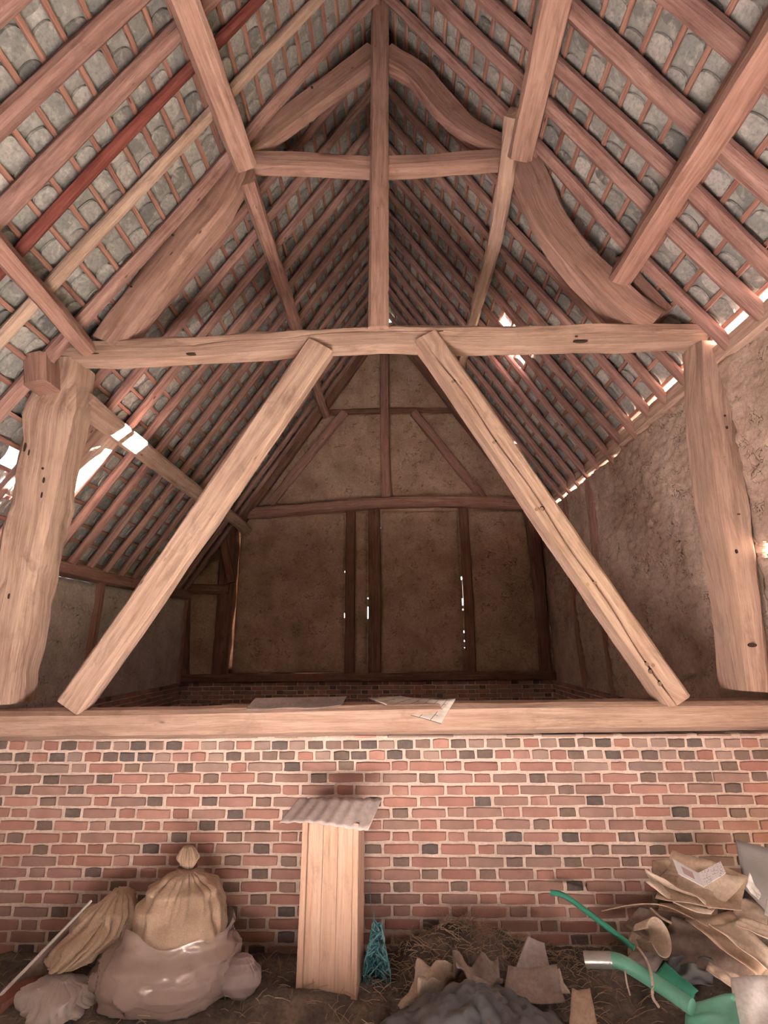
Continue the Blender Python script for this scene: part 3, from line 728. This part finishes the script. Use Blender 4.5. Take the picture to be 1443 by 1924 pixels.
def rib_sheet():
    a, b, c, d = P(524, 1546, 2.98), P(692, 1556, 2.98), P(718, 1500, 3.12), P(562, 1499, 3.12)
    def fn(u, v):
        q = (a * (1 - u) + b * u) * (1 - v) + (d * (1 - u) + c * u) * v
        return q + Vector((0, 0, .003 * math.sin(u * math.pi * 15) + .010 * math.sin(u * 5.) * (1 - v)))
    return patch('ribbed_sheet', fn, 72, 8, None, M['paper_rib'], .004, label='warped grey ribbed sheet lying on top of the wooden box', cat='sheet')
rib_sheet()

# sacks
def sack(name, label, axis, prof, mat, pleat=0., pfrom=.45, lump=.03, seed=1, nt=150, nr=90, flat=.85, tie=None):
    """axis [(point)], prof [(t, radius)]; closed surface around a leaning axis"""
    A = [Vector(p) for p in axis]
    rs = resample(A, [1] * len(A), [1] * len(A), .01)
    def at(t):
        k = t * (len(rs) - 1); i = min(int(k), len(rs) - 2); return rs[i][0].lerp(rs[i + 1][0], k - i)
    def rad(t):
        for (t0, r0_), (t1, r1_) in zip(prof, prof[1:]):
            if t <= t1:
                k = (t - t0) / (t1 - t0); k = k * k * (3 - 2 * k); return r0_ + (r1_ - r0_) * k
        return prof[-1][1]
    V = []; Fc = []
    for j in range(nr + 1):
        t = j / nr; c = at(t)
        for i in range(nt):
            th = 2 * math.pi * i / nt; r_ = rad(t)
            ph = th + .35 * noise.noise(Vector((t * 3, th * 1.2, seed)))
            pl = -pleat * max(0, t - pfrom) / (1 - pfrom) * ((1 - abs(math.sin(ph * 5.5 + seed))) ** 3 + .6 * (1 - abs(math.sin(ph * 9 + 2 * seed + t * 2))) ** 3) * min(1, r_ / .05)
            d = Vector((math.cos(th), math.sin(th) * flat, 0))
            q = c + d * r_
            ln = lump * noise.noise(q * 5 + Vector((seed, 0, 0))) + lump * .45 * noise.noise(q * 14 + Vector((seed * 3, 0, 0))) + lump * .9 * (abs(noise.noise(Vector((q.x * 9, q.y * 9, q.z * 3 + seed)))) - .2)
            V.append(q + d * (ln * min(1, r_ / .08) + pl * r_))
    for v_ in V: v_.z = max(v_.z, .012)
    for j in range(nr):
        for i in range(nt): Fc.append((j * nt + i, j * nt + (i + 1) % nt, (j + 1) * nt + (i + 1) % nt, (j + 1) * nt + i))
    Fc += [tuple(range(nt))[::-1], tuple(range(nr * nt, (nr + 1) * nt))]
    return V, Fc, at, rad
def sack_thing(name, label, axis, prof, mat, tie=None, film=None, **k):
    root = empty(name, (axis[0][0], axis[0][1], .01), label=label, cat='sack')
    V, Fc, at, rad = sack(name, label, axis, prof, mat, **k)
    link('sack_body', mesh('sack_body', V, Fc, True, 75), root, M[mat])
    if tie:
        c = at(tie); r_ = rad(tie) * 1.12 + .004
        ring = [c + Vector((math.cos(a) * r_, math.sin(a) * r_ * .9, .006 * math.sin(2 * a))) for a in [2 * math.pi * i / 20 for i in range(21)]]
        V, Fc = tube_mesh(ring, .009, 6); link('tie_cord', mesh('tie_cord', V, Fc, True), root, M['cord'])
    if film:
        t0, t1 = film; V = []; Fc = []; nt = 130; nr = 60
        for j in range(nr + 1):
            for i in range(nt):
                th = 2 * math.pi * i / nt; t = t0 + (t1 + .03 * math.sin(th * 2 + 1) + .02 * math.sin(th * 5) - t0) * j / nr
                d = Vector((math.cos(th), math.sin(th) * k.get('flat', .85), 0)); q = at(t) + d * rad(t)
                jj = j / nr; en = min(1, 3.2 * (1 - jj)); q2 = q + d * (.016 + en * (.016 + .014 * math.sin(jj * 3.1) * (.7 + .3 * math.sin(th * 3)) + .014 * noise.noise(q * 7 + Vector((5, 1, 2))) + (.045 * abs(noise.noise(Vector((q.x * 6, q.y * 6, q.z * 13)))) + .016 * noise.noise(Vector((q.x * 9, q.y * 9, q.z * 4 + 3))))))
                rg = 1 - min(1, abs(noise.noise(Vector((q.x * 13 + q.z * 9, q.y * 13, q.z * 16 - q.x * 5)))) * 3.2)
                q2 = q2 + d * en * .015 * rg * rg
                q2.z = max(q2.z, .02); V.append(q2)
        for j in range(nr):
            for i in range(nt): Fc.append((j * nt + i, j * nt + (i + 1) % nt, (j + 1) * nt + (i + 1) % nt, (j + 1) * nt + i))
        link('plastic_wrap', mesh('plastic_wrap', V, Fc, True, 180), root, M['film'])
    return root
YS = 3.0
def ax(*pts): return [onY(x, y, Y) for x, y, Y in pts]
s1 = ax((308, 1900, 2.98), (314, 1810, 3.02), (344, 1710, 3.06), (352, 1632, 3.1), (354, 1588, 3.12)); s1[0].z = .015
sack_thing('tied_sack', 'large tan cloth sack tied at the neck with its lower half in clear plastic', s1, [(0, .22), (.07, .275), (.18, .31), (.31, .295), (.39, .25), (.47, .262), (.58, .245), (.69, .185), (.77, .105), (.83, .036), (.86, .043), (.90, .056), (.95, .05), (.985, .04), (1, .012)], 'burlap', tie=.833, film=(.02, .47), pleat=.34, lump=.05, seed=3, flat=.7)
s2 = ax((120, 1815, 3.0), (165, 1775, 3.04), (205, 1725, 3.1), (225, 1672, 3.16))
sack_thing('slumped_sack', 'creased tan sack leaning left against the brick wall beside the tied sack', s2, [(0, .07), (.15, .14), (.45, .17), (.75, .135), (.92, .10), (1, .055)], 'burlap', pleat=.42, pfrom=-.9, lump=.06, seed=9, flat=.75)
s3 = ax((118, 1916, 2.86), (112, 1870, 2.88), (118, 1838, 2.92)); s3[0].z = .012
sack_thing('small_bag', 'crumpled dusty white bag on the floor below the leaning sack', s3, [(0, .16), (.35, .185), (.75, .15), (1, .04)], 'film_white', pleat=.24, pfrom=-.4, lump=.07, seed=14, flat=.8)
s4 = ax((205, 1868, 3.02), (215, 1820, 3.06), (232, 1775, 3.1)); s4[0].z = .012
sack_thing('folded_sack', 'brown folded sack squeezed between the leaning sack and the tied sack', s4, [(0, .10), (.4, .115), (.8, .08), (1, .03)], 'burlap2', pleat=.25, lump=.05, seed=21, flat=.8)
s5 = ax((448, 1872, 2.96), (452, 1832, 2.98), (455, 1792, 3.0)); 
sack_thing('round_bundle', 'small rounded greyish pink bundle right of the tied sack', s5, [(0, .05), (.15, .095), (.4, .12), (.65, .115), (.85, .08), (.95, .045), (1, .006)], 'pinkgrey', pleat=.1, lump=.03, seed=27, flat=.6)
for nm, a, b, c in (('x', 0, 0, 0),):
    p = onZ(40, 1900, .03)
    me = brick_mesh('loose_brick', .21, .07, .1, 77); o = link('loose_brick', me, None, M['brick'], label='reddish brick lying at the far left edge on the floor', cat='brick'); o.location = (p.x - .02, p.y + .05, .05); o.rotation_euler = (0, 0, 1.1); o.color = (.30, .12, .09, 1)
V, Fc = tube_mesh([onY(-25, 1897, 2.84), onY(80, 1788, 2.98), onY(172, 1692, 3.12)], [.008, .008, .007], 6)
link('stick', mesh('stick', V, Fc, True), None, M['whitestick'], label='thin white stick slanting up at the left behind the sacks', cat='stick')
sheet('shade_sheet', 'dark sheet standing in for the shadow below the white stick at the left edge', 'board', [(-40, 1925, 2.9), (110, 1900, 3.02), (168, 1702, 3.16), (-30, 1893, 2.9)], 'card_dark', wob=.005, thick=.008, seed=5)  # shadow under the stick, built as a dark sheet
sheet('teal_scrap', 'teal plastic scrap on the floor by the tied sack', 'scrap', [(382, 1915, 2.86), (420, 1908, 2.86), (424, 1878, 2.95), (398, 1884, 2.95)], 'teal_pale', .02, .01, .02, .003, 6, seed=6)
sheet('white_scrap', 'small white paper scrap at the foot of the tied sack', 'scrap', [(362, 1926, 2.8), (382, 1924, 2.8), (386, 1906, 2.86), (372, 1908, 2.86)], 'paper', .01, .0, .01, .003, 5, seed=8)

# blue twine hanging beside the box
def twine():
    r = random.Random(5); V = []; Fc = []
    top = P(700, 1745, 3.12)
    groups = {0: ([], []), 1: ([], [])}
    for k in range(90):
        x = r.uniform(690, 728); y = r.uniform(1745, 1800); pts = []
        while y < 1885 and len(pts) < r.randint(4, 9):
            sp_ = 8 + 18 * min(1, (y - 1740) / 90); x = min(708 + sp_, max(708 - sp_, x + r.uniform(-22, 22)))
            pts.append(P(x, y, 3.08 + r.uniform(-.07, .05))); y += r.uniform(6, 26) * (1 if r.random() < .85 else -1)
        for q in pts: q.z = max(q.z, .02)
        if len(pts) < 3: continue
        V, Fc = groups[k % 2]
        a, b = tube_mesh(smooth_path(pts, 4), .0024, 4); o = len(V); V += a; Fc += [tuple(o + i for i in f) for f in b]
    root = empty('twine_bundle', (top.x, top.y, .02), label='tangled teal twine bundle hanging beside the wooden box', cat='twine')
    for g_, m_ in ((0, 'teal'), (1, 'teal_pale')): link('strands', mesh('strands', *groups[g_]), root, M[m_], kind='stuff')
    a, b = tube_mesh(smooth_path([P(694, 1640, 3.3), P(697, 1700, 3.28), P(706, 1746, 3.14)], 5), .0025, 4)
    link('hanging_string', mesh('hanging_string', a, b), root, M['teal_pale'])
twine()

# litter along the wall and in the middle
def litter():
    def hgt(x, y):
        g = lambda cx, cy_, sx, sy_, h: h * math.exp(-((x - cx) / sx) ** 2 - ((y - cy_) / sy_) ** 2)
        h = g(.34, 3.22, .33, .22, .20) + g(.95, 3.2, .4, .2, .07) + g(1.95, 3.27, .5, .2, .36) + g(-.45, 3.05, .8, .3, .035) + g(-1.7, 3.0, .8, .3, .05) + g(2.4, 3.25, .35, .3, .22)
        return h + .03 * noise.noise(Vector((x * 6, y * 6, 2))) * (1 if h > .02 else .4) + .018 * noise.noise(Vector((x * 17, y * 17, 2))) + .004
    nx, ny = 190, 40; x0, x1, y0, y1 = -2.9, 2.46, 2.45, 3.34
    V = [Vector((x0 + (x1 - x0) * i / nx, y0 + (y1 - y0) * j / ny, 0)) for j in range(ny + 1) for i in range(nx + 1)]
    for v_ in V:
        e = min(1, (v_.y - y0) / .12); v_.z = -.03 + (hgt(v_.x, v_.y) + .03) * e
    Fc = [(j * (nx + 1) + i, j * (nx + 1) + i + 1, (j + 1) * (nx + 1) + i + 1, (j + 1) * (nx + 1) + i) for j in range(ny) for i in range(nx)]
    link('dirt_litter', mesh('dirt_litter', V, Fc, True, 180), None, M['litter'], kind='stuff', label='dusty dark dirt heaped along the foot of the brick wall', cat='dirt')
    r = random.Random(3); V = []; Fc = []
    for k in range(1500):
        if r.random() < .6: x = r.gauss(.45, .4); y = r.gauss(3.1, .16)
        else: x = r.uniform(-2.4, 2.3); y = r.uniform(2.6, 3.3)
        y = min(3.31, max(2.5, y)); z = hgt(x, y) + .006; L = r.uniform(.03, .11); a = r.uniform(0, 6.28); e = r.uniform(-.1, .6)
        p = Vector((x, y, z)); d = Vector((math.cos(a) * math.cos(e), math.sin(a) * math.cos(e) * .6, math.sin(e))) * L
        if not (y + d.y < 3.335): d.y = -abs(d.y)
        t, b = tube_mesh([p, p + d * .5 + Vector((0, 0, .006)), p + d], .0016, 3); o = len(V); V += t; Fc += [tuple(o + i for i in f) for f in b]
    link('straw_litter', mesh('straw_litter', V, Fc), None, M['straw'], kind='stuff', label='loose straw stalks strewn over the dirt by the brick wall', cat='straw')
    return hgt
HG = litter()
# dark sheeting in the foreground
def dark_heap():
    c = onZ(890, 1905, .05)
    def fn(u, v):
        th = u * 2 * math.pi; r_ = v * .40 * (1 + .22 * noise.noise(Vector((math.cos(th) * 1.5, math.sin(th) * 1.5, 1))))
        x = c.x + math.cos(th) * r_ * 1.15; y = c.y - .12 + math.sin(th) * r_ * .62
        z = .02 + .15 * (1 - v * v) + .06 * noise.noise(Vector((x * 7, y * 7, 4))) * (1 - v * .6) + .04 * abs(noise.noise(Vector((x * 12, y * 12, 8)))) + .012 * noise.noise(Vector((x * 40, y * 40, 8)))
        return Vector((x, y, max(.012, z)))
    patch('plastic_heap', fn, 110, 40, None, M['darkfilm'], .004, label='crumpled dark grey plastic sheeting heaped in the middle foreground', cat='plastic sheet')
dark_heap()
# scraps in the middle
sheet('cardboard_scrap', 'grey pointed cardboard flap standing up in the middle rubbish', 'cardboard', [(968, 1822, 3.02), (1032, 1818, 3.02), (1022, 1772, 3.08), (992, 1760, 3.08)], 'paper_grey', .02, .01, .01, .005, 8, seed=11)
sheet('cardboard_scrap', 'brown cardboard box side below the grey pointed flap', 'cardboard', [(945, 1880, 2.86), (1062, 1888, 2.84), (1045, 1818, 2.98), (955, 1820, 2.98)], 'card_dirty', .02, .02, .02, .006, 8, seed=12)
sheet('cardboard_scrap', 'pale torn cardboard strip in the middle right of the dark plastic', 'cardboard', [(1040, 1860, 2.92), (1070, 1868, 2.92), (1050, 1822, 2.98), (1030, 1826, 2.98)], 'card_pale', .01, .01, .015, .005, 6, seed=13)
sheet('cardboard_scrap', 'upright pale cardboard piece right of the torn strip', 'cardboard', [(1070, 1930, 2.7), (1122, 1930, 2.7), (1108, 1858, 2.84), (1076, 1858, 2.84)], 'card', .015, .0, .012, .006, 8, seed=16)
sheet('cardboard_scrap', 'crumpled pinkish paper over the left of the middle heap', 'paper', [(752, 1905, 2.8), (800, 1860, 2.88), (872, 1812, 3.0), (790, 1812, 3.02)], 'card_pale', .04, .03, .10, .004, 16, seed=17)
sheet('cardboard_scrap', 'crumpled brown paper lump behind the dark plastic', 'paper', [(860, 1850, 2.86), (945, 1856, 2.86), (935, 1796, 3.0), (850, 1806, 3.0)], 'card_dirty', .03, .03, .10, .004, 14, seed=18)

def HY(Y): return 2.76 + (Y - 2.1) * .5          # the heap stands between the wall and the middle of the floor
def _PH(x, y, Y): return P(x, y, HY(Y))
# heap of cardboard and paper at the right
def card(label, corners, mat, cat='cardboard', **k):
    return sheet('cardboard_sheet' if cat == 'cardboard' else 'paper_sheet', label, cat, [(x, y, HY(Y)) for x, y, Y in corners], mat, **k)
card('large brown cardboard sheet spread on top of the right heap', [(1230, 1690, 2.62), (1390, 1715, 2.5), (1405, 1650, 2.75), (1262, 1600, 2.95)], 'card', sag=.05, wob=.03, seed=31)
card('curved pale cardboard flap at the left tip of the right heap', [(1208, 1640, 2.72), (1330, 1712, 2.55), (1400, 1660, 2.68), (1250, 1648, 2.85)], 'card_pale', sag=.06, wob=.03, seed=32)
card('thin pale cardboard edge curving under the top sheet of the right heap', [(1212, 1662, 2.66), (1335, 1722, 2.5), (1345, 1705, 2.6), (1250, 1660, 2.8)], 'card_pale', curl=.03, wob=.015, seed=33)
card('square cardboard piece behind the curved flap', [(1226, 1645, 2.85), (1262, 1645, 2.85), (1262, 1612, 2.92), (1226, 1616, 2.92)], 'card', wob=.01, seed=34)
card('brown cardboard sheet lying deep under the printed card', [(1225, 1760, 2.9), (1340, 1775, 2.75), (1350, 1700, 2.95), (1240, 1695, 3.05)], 'card', wob=.03, seed=51)
card('wide tan cardboard slab slanting to the bottom of the right heap', [(1310, 1795, 2.72), (1430, 1858, 2.5), (1450, 1822, 2.58), (1335, 1752, 2.84)], 'card_pale', wob=.02, seed=52)
card('torn grey card corner beside the dim flap left of the heap', [(1178, 1792, 2.95), (1228, 1800, 2.9), (1222, 1750, 2.98), (1186, 1748, 3.0)], 'card', wob=.03, sag=.03, seed=53)
card('pale folded paper wedged under the grey board at right', [(1370, 1730, 2.7), (1440, 1750, 2.6), (1446, 1700, 2.7), (1390, 1688, 2.8)], 'card_pale', cat='paper', wob=.02, seed=54)
def printed_card():
    a, m, b = _PH(1263, 1613, 2.62), _PH(1312, 1640, 2.54), _PH(1354, 1618, 2.56)
    dn = [_PH(1275, 1642, 2.5), _PH(1322, 1666, 2.42), _PH(1364, 1640, 2.44)]
    def fn(u, v):
        t = u * 2
        top = a.lerp(m, t) if t < 1 else m.lerp(b, t - 1); bot = dn[0].lerp(dn[1], t) if t < 1 else dn[1].lerp(dn[2], t - 1)
        return bot.lerp(top, v)
    patch('printed_card', fn, 16, 6, None, M['print'], .003, uvs=True, smooth=False, label='white folded printed card on top of the right heap', cat='card')
printed_card()
card('long pale cardboard sheet sloping down to the right of the heap', [(1330, 1738, 2.5), (1440, 1822, 2.3), (1460, 1800, 2.35), (1385, 1730, 2.6)], 'card_pale', sag=.03, wob=.02, seed=36)
card('broad brown cardboard sheet below the top of the right heap', [(1290, 1730, 2.62), (1425, 1838, 2.36), (1458, 1800, 2.42), (1372, 1712, 2.7)], 'card', sag=.02, wob=.02, seed=37)
card('tan cardboard flap at the right edge of the heap', [(1380, 1735, 2.5), (1465, 1775, 2.35), (1465, 1742, 2.42), (1395, 1722, 2.56)], 'card_pale', wob=.02, seed=38)
card('grey board leaning at the right edge above the heap', [(1400, 1670, 2.75), (1470, 1745, 2.6), (1470, 1600, 2.75), (1382, 1578, 2.9)], 'greyboard', wob=.004, thick=.012, seed=39)
card('small white paper poking out under the grey board', [(1402, 1665, 2.5), (1425, 1690, 2.45), (1430, 1680, 2.5), (1408, 1640, 2.55)], 'paper', cat='paper', curl=.01, wob=.01, seed=40)
card('bright white carton at the right edge below the grey board', [(1436, 1718, 2.3), (1470, 1740, 2.2), (1470, 1685, 2.25), (1440, 1690, 2.36)], 'paper', cat='paper', wob=.005, seed=41)
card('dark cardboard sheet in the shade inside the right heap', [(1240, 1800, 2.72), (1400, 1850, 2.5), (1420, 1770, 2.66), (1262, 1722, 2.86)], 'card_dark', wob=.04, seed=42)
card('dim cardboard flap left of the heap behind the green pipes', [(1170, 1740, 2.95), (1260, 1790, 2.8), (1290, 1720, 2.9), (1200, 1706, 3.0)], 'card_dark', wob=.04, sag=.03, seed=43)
card('pinkish paper sheet between the two green pipes', [(1170, 1805, 2.8), (1230, 1830, 2.74), (1262, 1780, 2.84), (1190, 1788, 2.9)], 'paper_grey', cat='paper', wob=.02, seed=44)
card('large sunlit white paper in the bottom right corner', [(1385, 1945, 2.0), (1480, 1945, 1.9), (1475, 1828, 2.1), (1372, 1838, 2.25)], 'paper', cat='paper', wob=.02, seed=45)
card('pale paper strip left of the sunlit white paper', [(1326, 1822, 2.5), (1385, 1860, 2.35), (1392, 1836, 2.4), (1332, 1806, 2.56)], 'card_pale', cat='paper', wob=.015, seed=46)
card('grey plastic sheet crumpled in the middle of the right heap', [(1240, 1850, 2.6), (1340, 1850, 2.5), (1340, 1800, 2.62), (1262, 1798, 2.72)], 'darkfilm', cat='plastic', wob=.07, n=16, seed=47)
card('green plastic sheet on the floor under the lower green pipe', [(1285, 1925, 1.85), (1390, 1925, 1.8), (1380, 1868, 2.0), (1290, 1880, 2.02)], 'green_pale', cat='plastic', wob=.02, seed=48)
card('folded green plastic flap behind the lower green pipe', [(1225, 1835, 2.4), (1300, 1880, 2.2), (1312, 1860, 2.22), (1250, 1808, 2.45)], 'green', cat='plastic', wob=.015, seed=49)
# rolled cardboard tube
p0, p1 = _PH(1205, 1760, 2.8), _PH(1240, 1762, 2.62)
def roll(u, v):
    d = (p1 - p0).normalized(); a_ = d.cross(Vector((0, 0, 1))).normalized(); b_ = d.cross(a_)
    th = u * 5.6; return p0.lerp(p1, v) + (a_ * math.cos(th) + b_ * math.sin(th)) * (.045 + .012 * u + .03 * v)
patch('cardboard_roll', roll, 28, 6, None, M['card_pale'], .004, label='curled open cardboard roll above the lower green pipe', cat='cardboard')
# twigs, strings
def strand(name, label, cat, px, r_, mat):
    V, Fc = tube_mesh(smooth_path([_PH(*q) for q in px], 7), r_, 6); link(name, mesh(name, V, Fc, True), None, M[mat], label=label, cat=cat)
strand('string', 'pale frayed string hanging over the lower green pipe', 'string', [(1198, 1780, 2.5), (1216, 1806, 2.3), (1226, 1845, 2.02), (1226, 1872, 2.0), (1238, 1892, 2.0)], .006, 'card_pale')
strand('twig', 'short pale twig standing under the lower green pipe', 'twig', [(1174, 1822, 2.3), (1178, 1848, 2.3), (1184, 1870, 2.3)], .004, 'card_pale')
strand('wire', 'thin arched wire over the left of the right heap', 'wire', [(1130, 1712, 2.95), (1190, 1700, 2.85), (1250, 1702, 2.75), (1330, 1740, 2.6)], .003, 'card')
strand('twig', 'bent twig curling beside the cardboard roll', 'twig', [(1222, 1706, 2.8), (1240, 1722, 2.76), (1262, 1735, 2.7)], .006, 'card')
# green pipes
def pipe(label, px, r_, mat, cap=None):
    pts = [P(*q) for q in px]; root = empty('green_pipe', (pts[-1].x, pts[-1].y, max(.01, pts[-1].z)), label=label, cat='pipe')
    V, Fc = tube_mesh(smooth_path(pts, 8), r_, 12); link('pipe_body', mesh('pipe_body', V, Fc, True), root, M[mat])
    if cap:
        V, Fc = tube_mesh([P(*q) for q in cap], r_ * 1.06, 12); link('pipe_end', mesh('pipe_end', V, Fc, True), root, M['steel'], label='pale worn pipe end')
pipe('thin dark green pipe slanting in front of the brick wall', [(1034, 1677, 3.24), (1062, 1684, 3.22), (1120, 1726, 3.12), (1192, 1782, 3.0)], .014, 'green')
pipe('thick pale green pipe with a worn white end in the lower right', [(1148, 1803, 2.93), (1172, 1810, 2.9), (1230, 1845, 2.8), (1300, 1892, 2.66)], .032, 'green_pale', [(1099, 1803, 2.97), (1150, 1804, 2.927)])
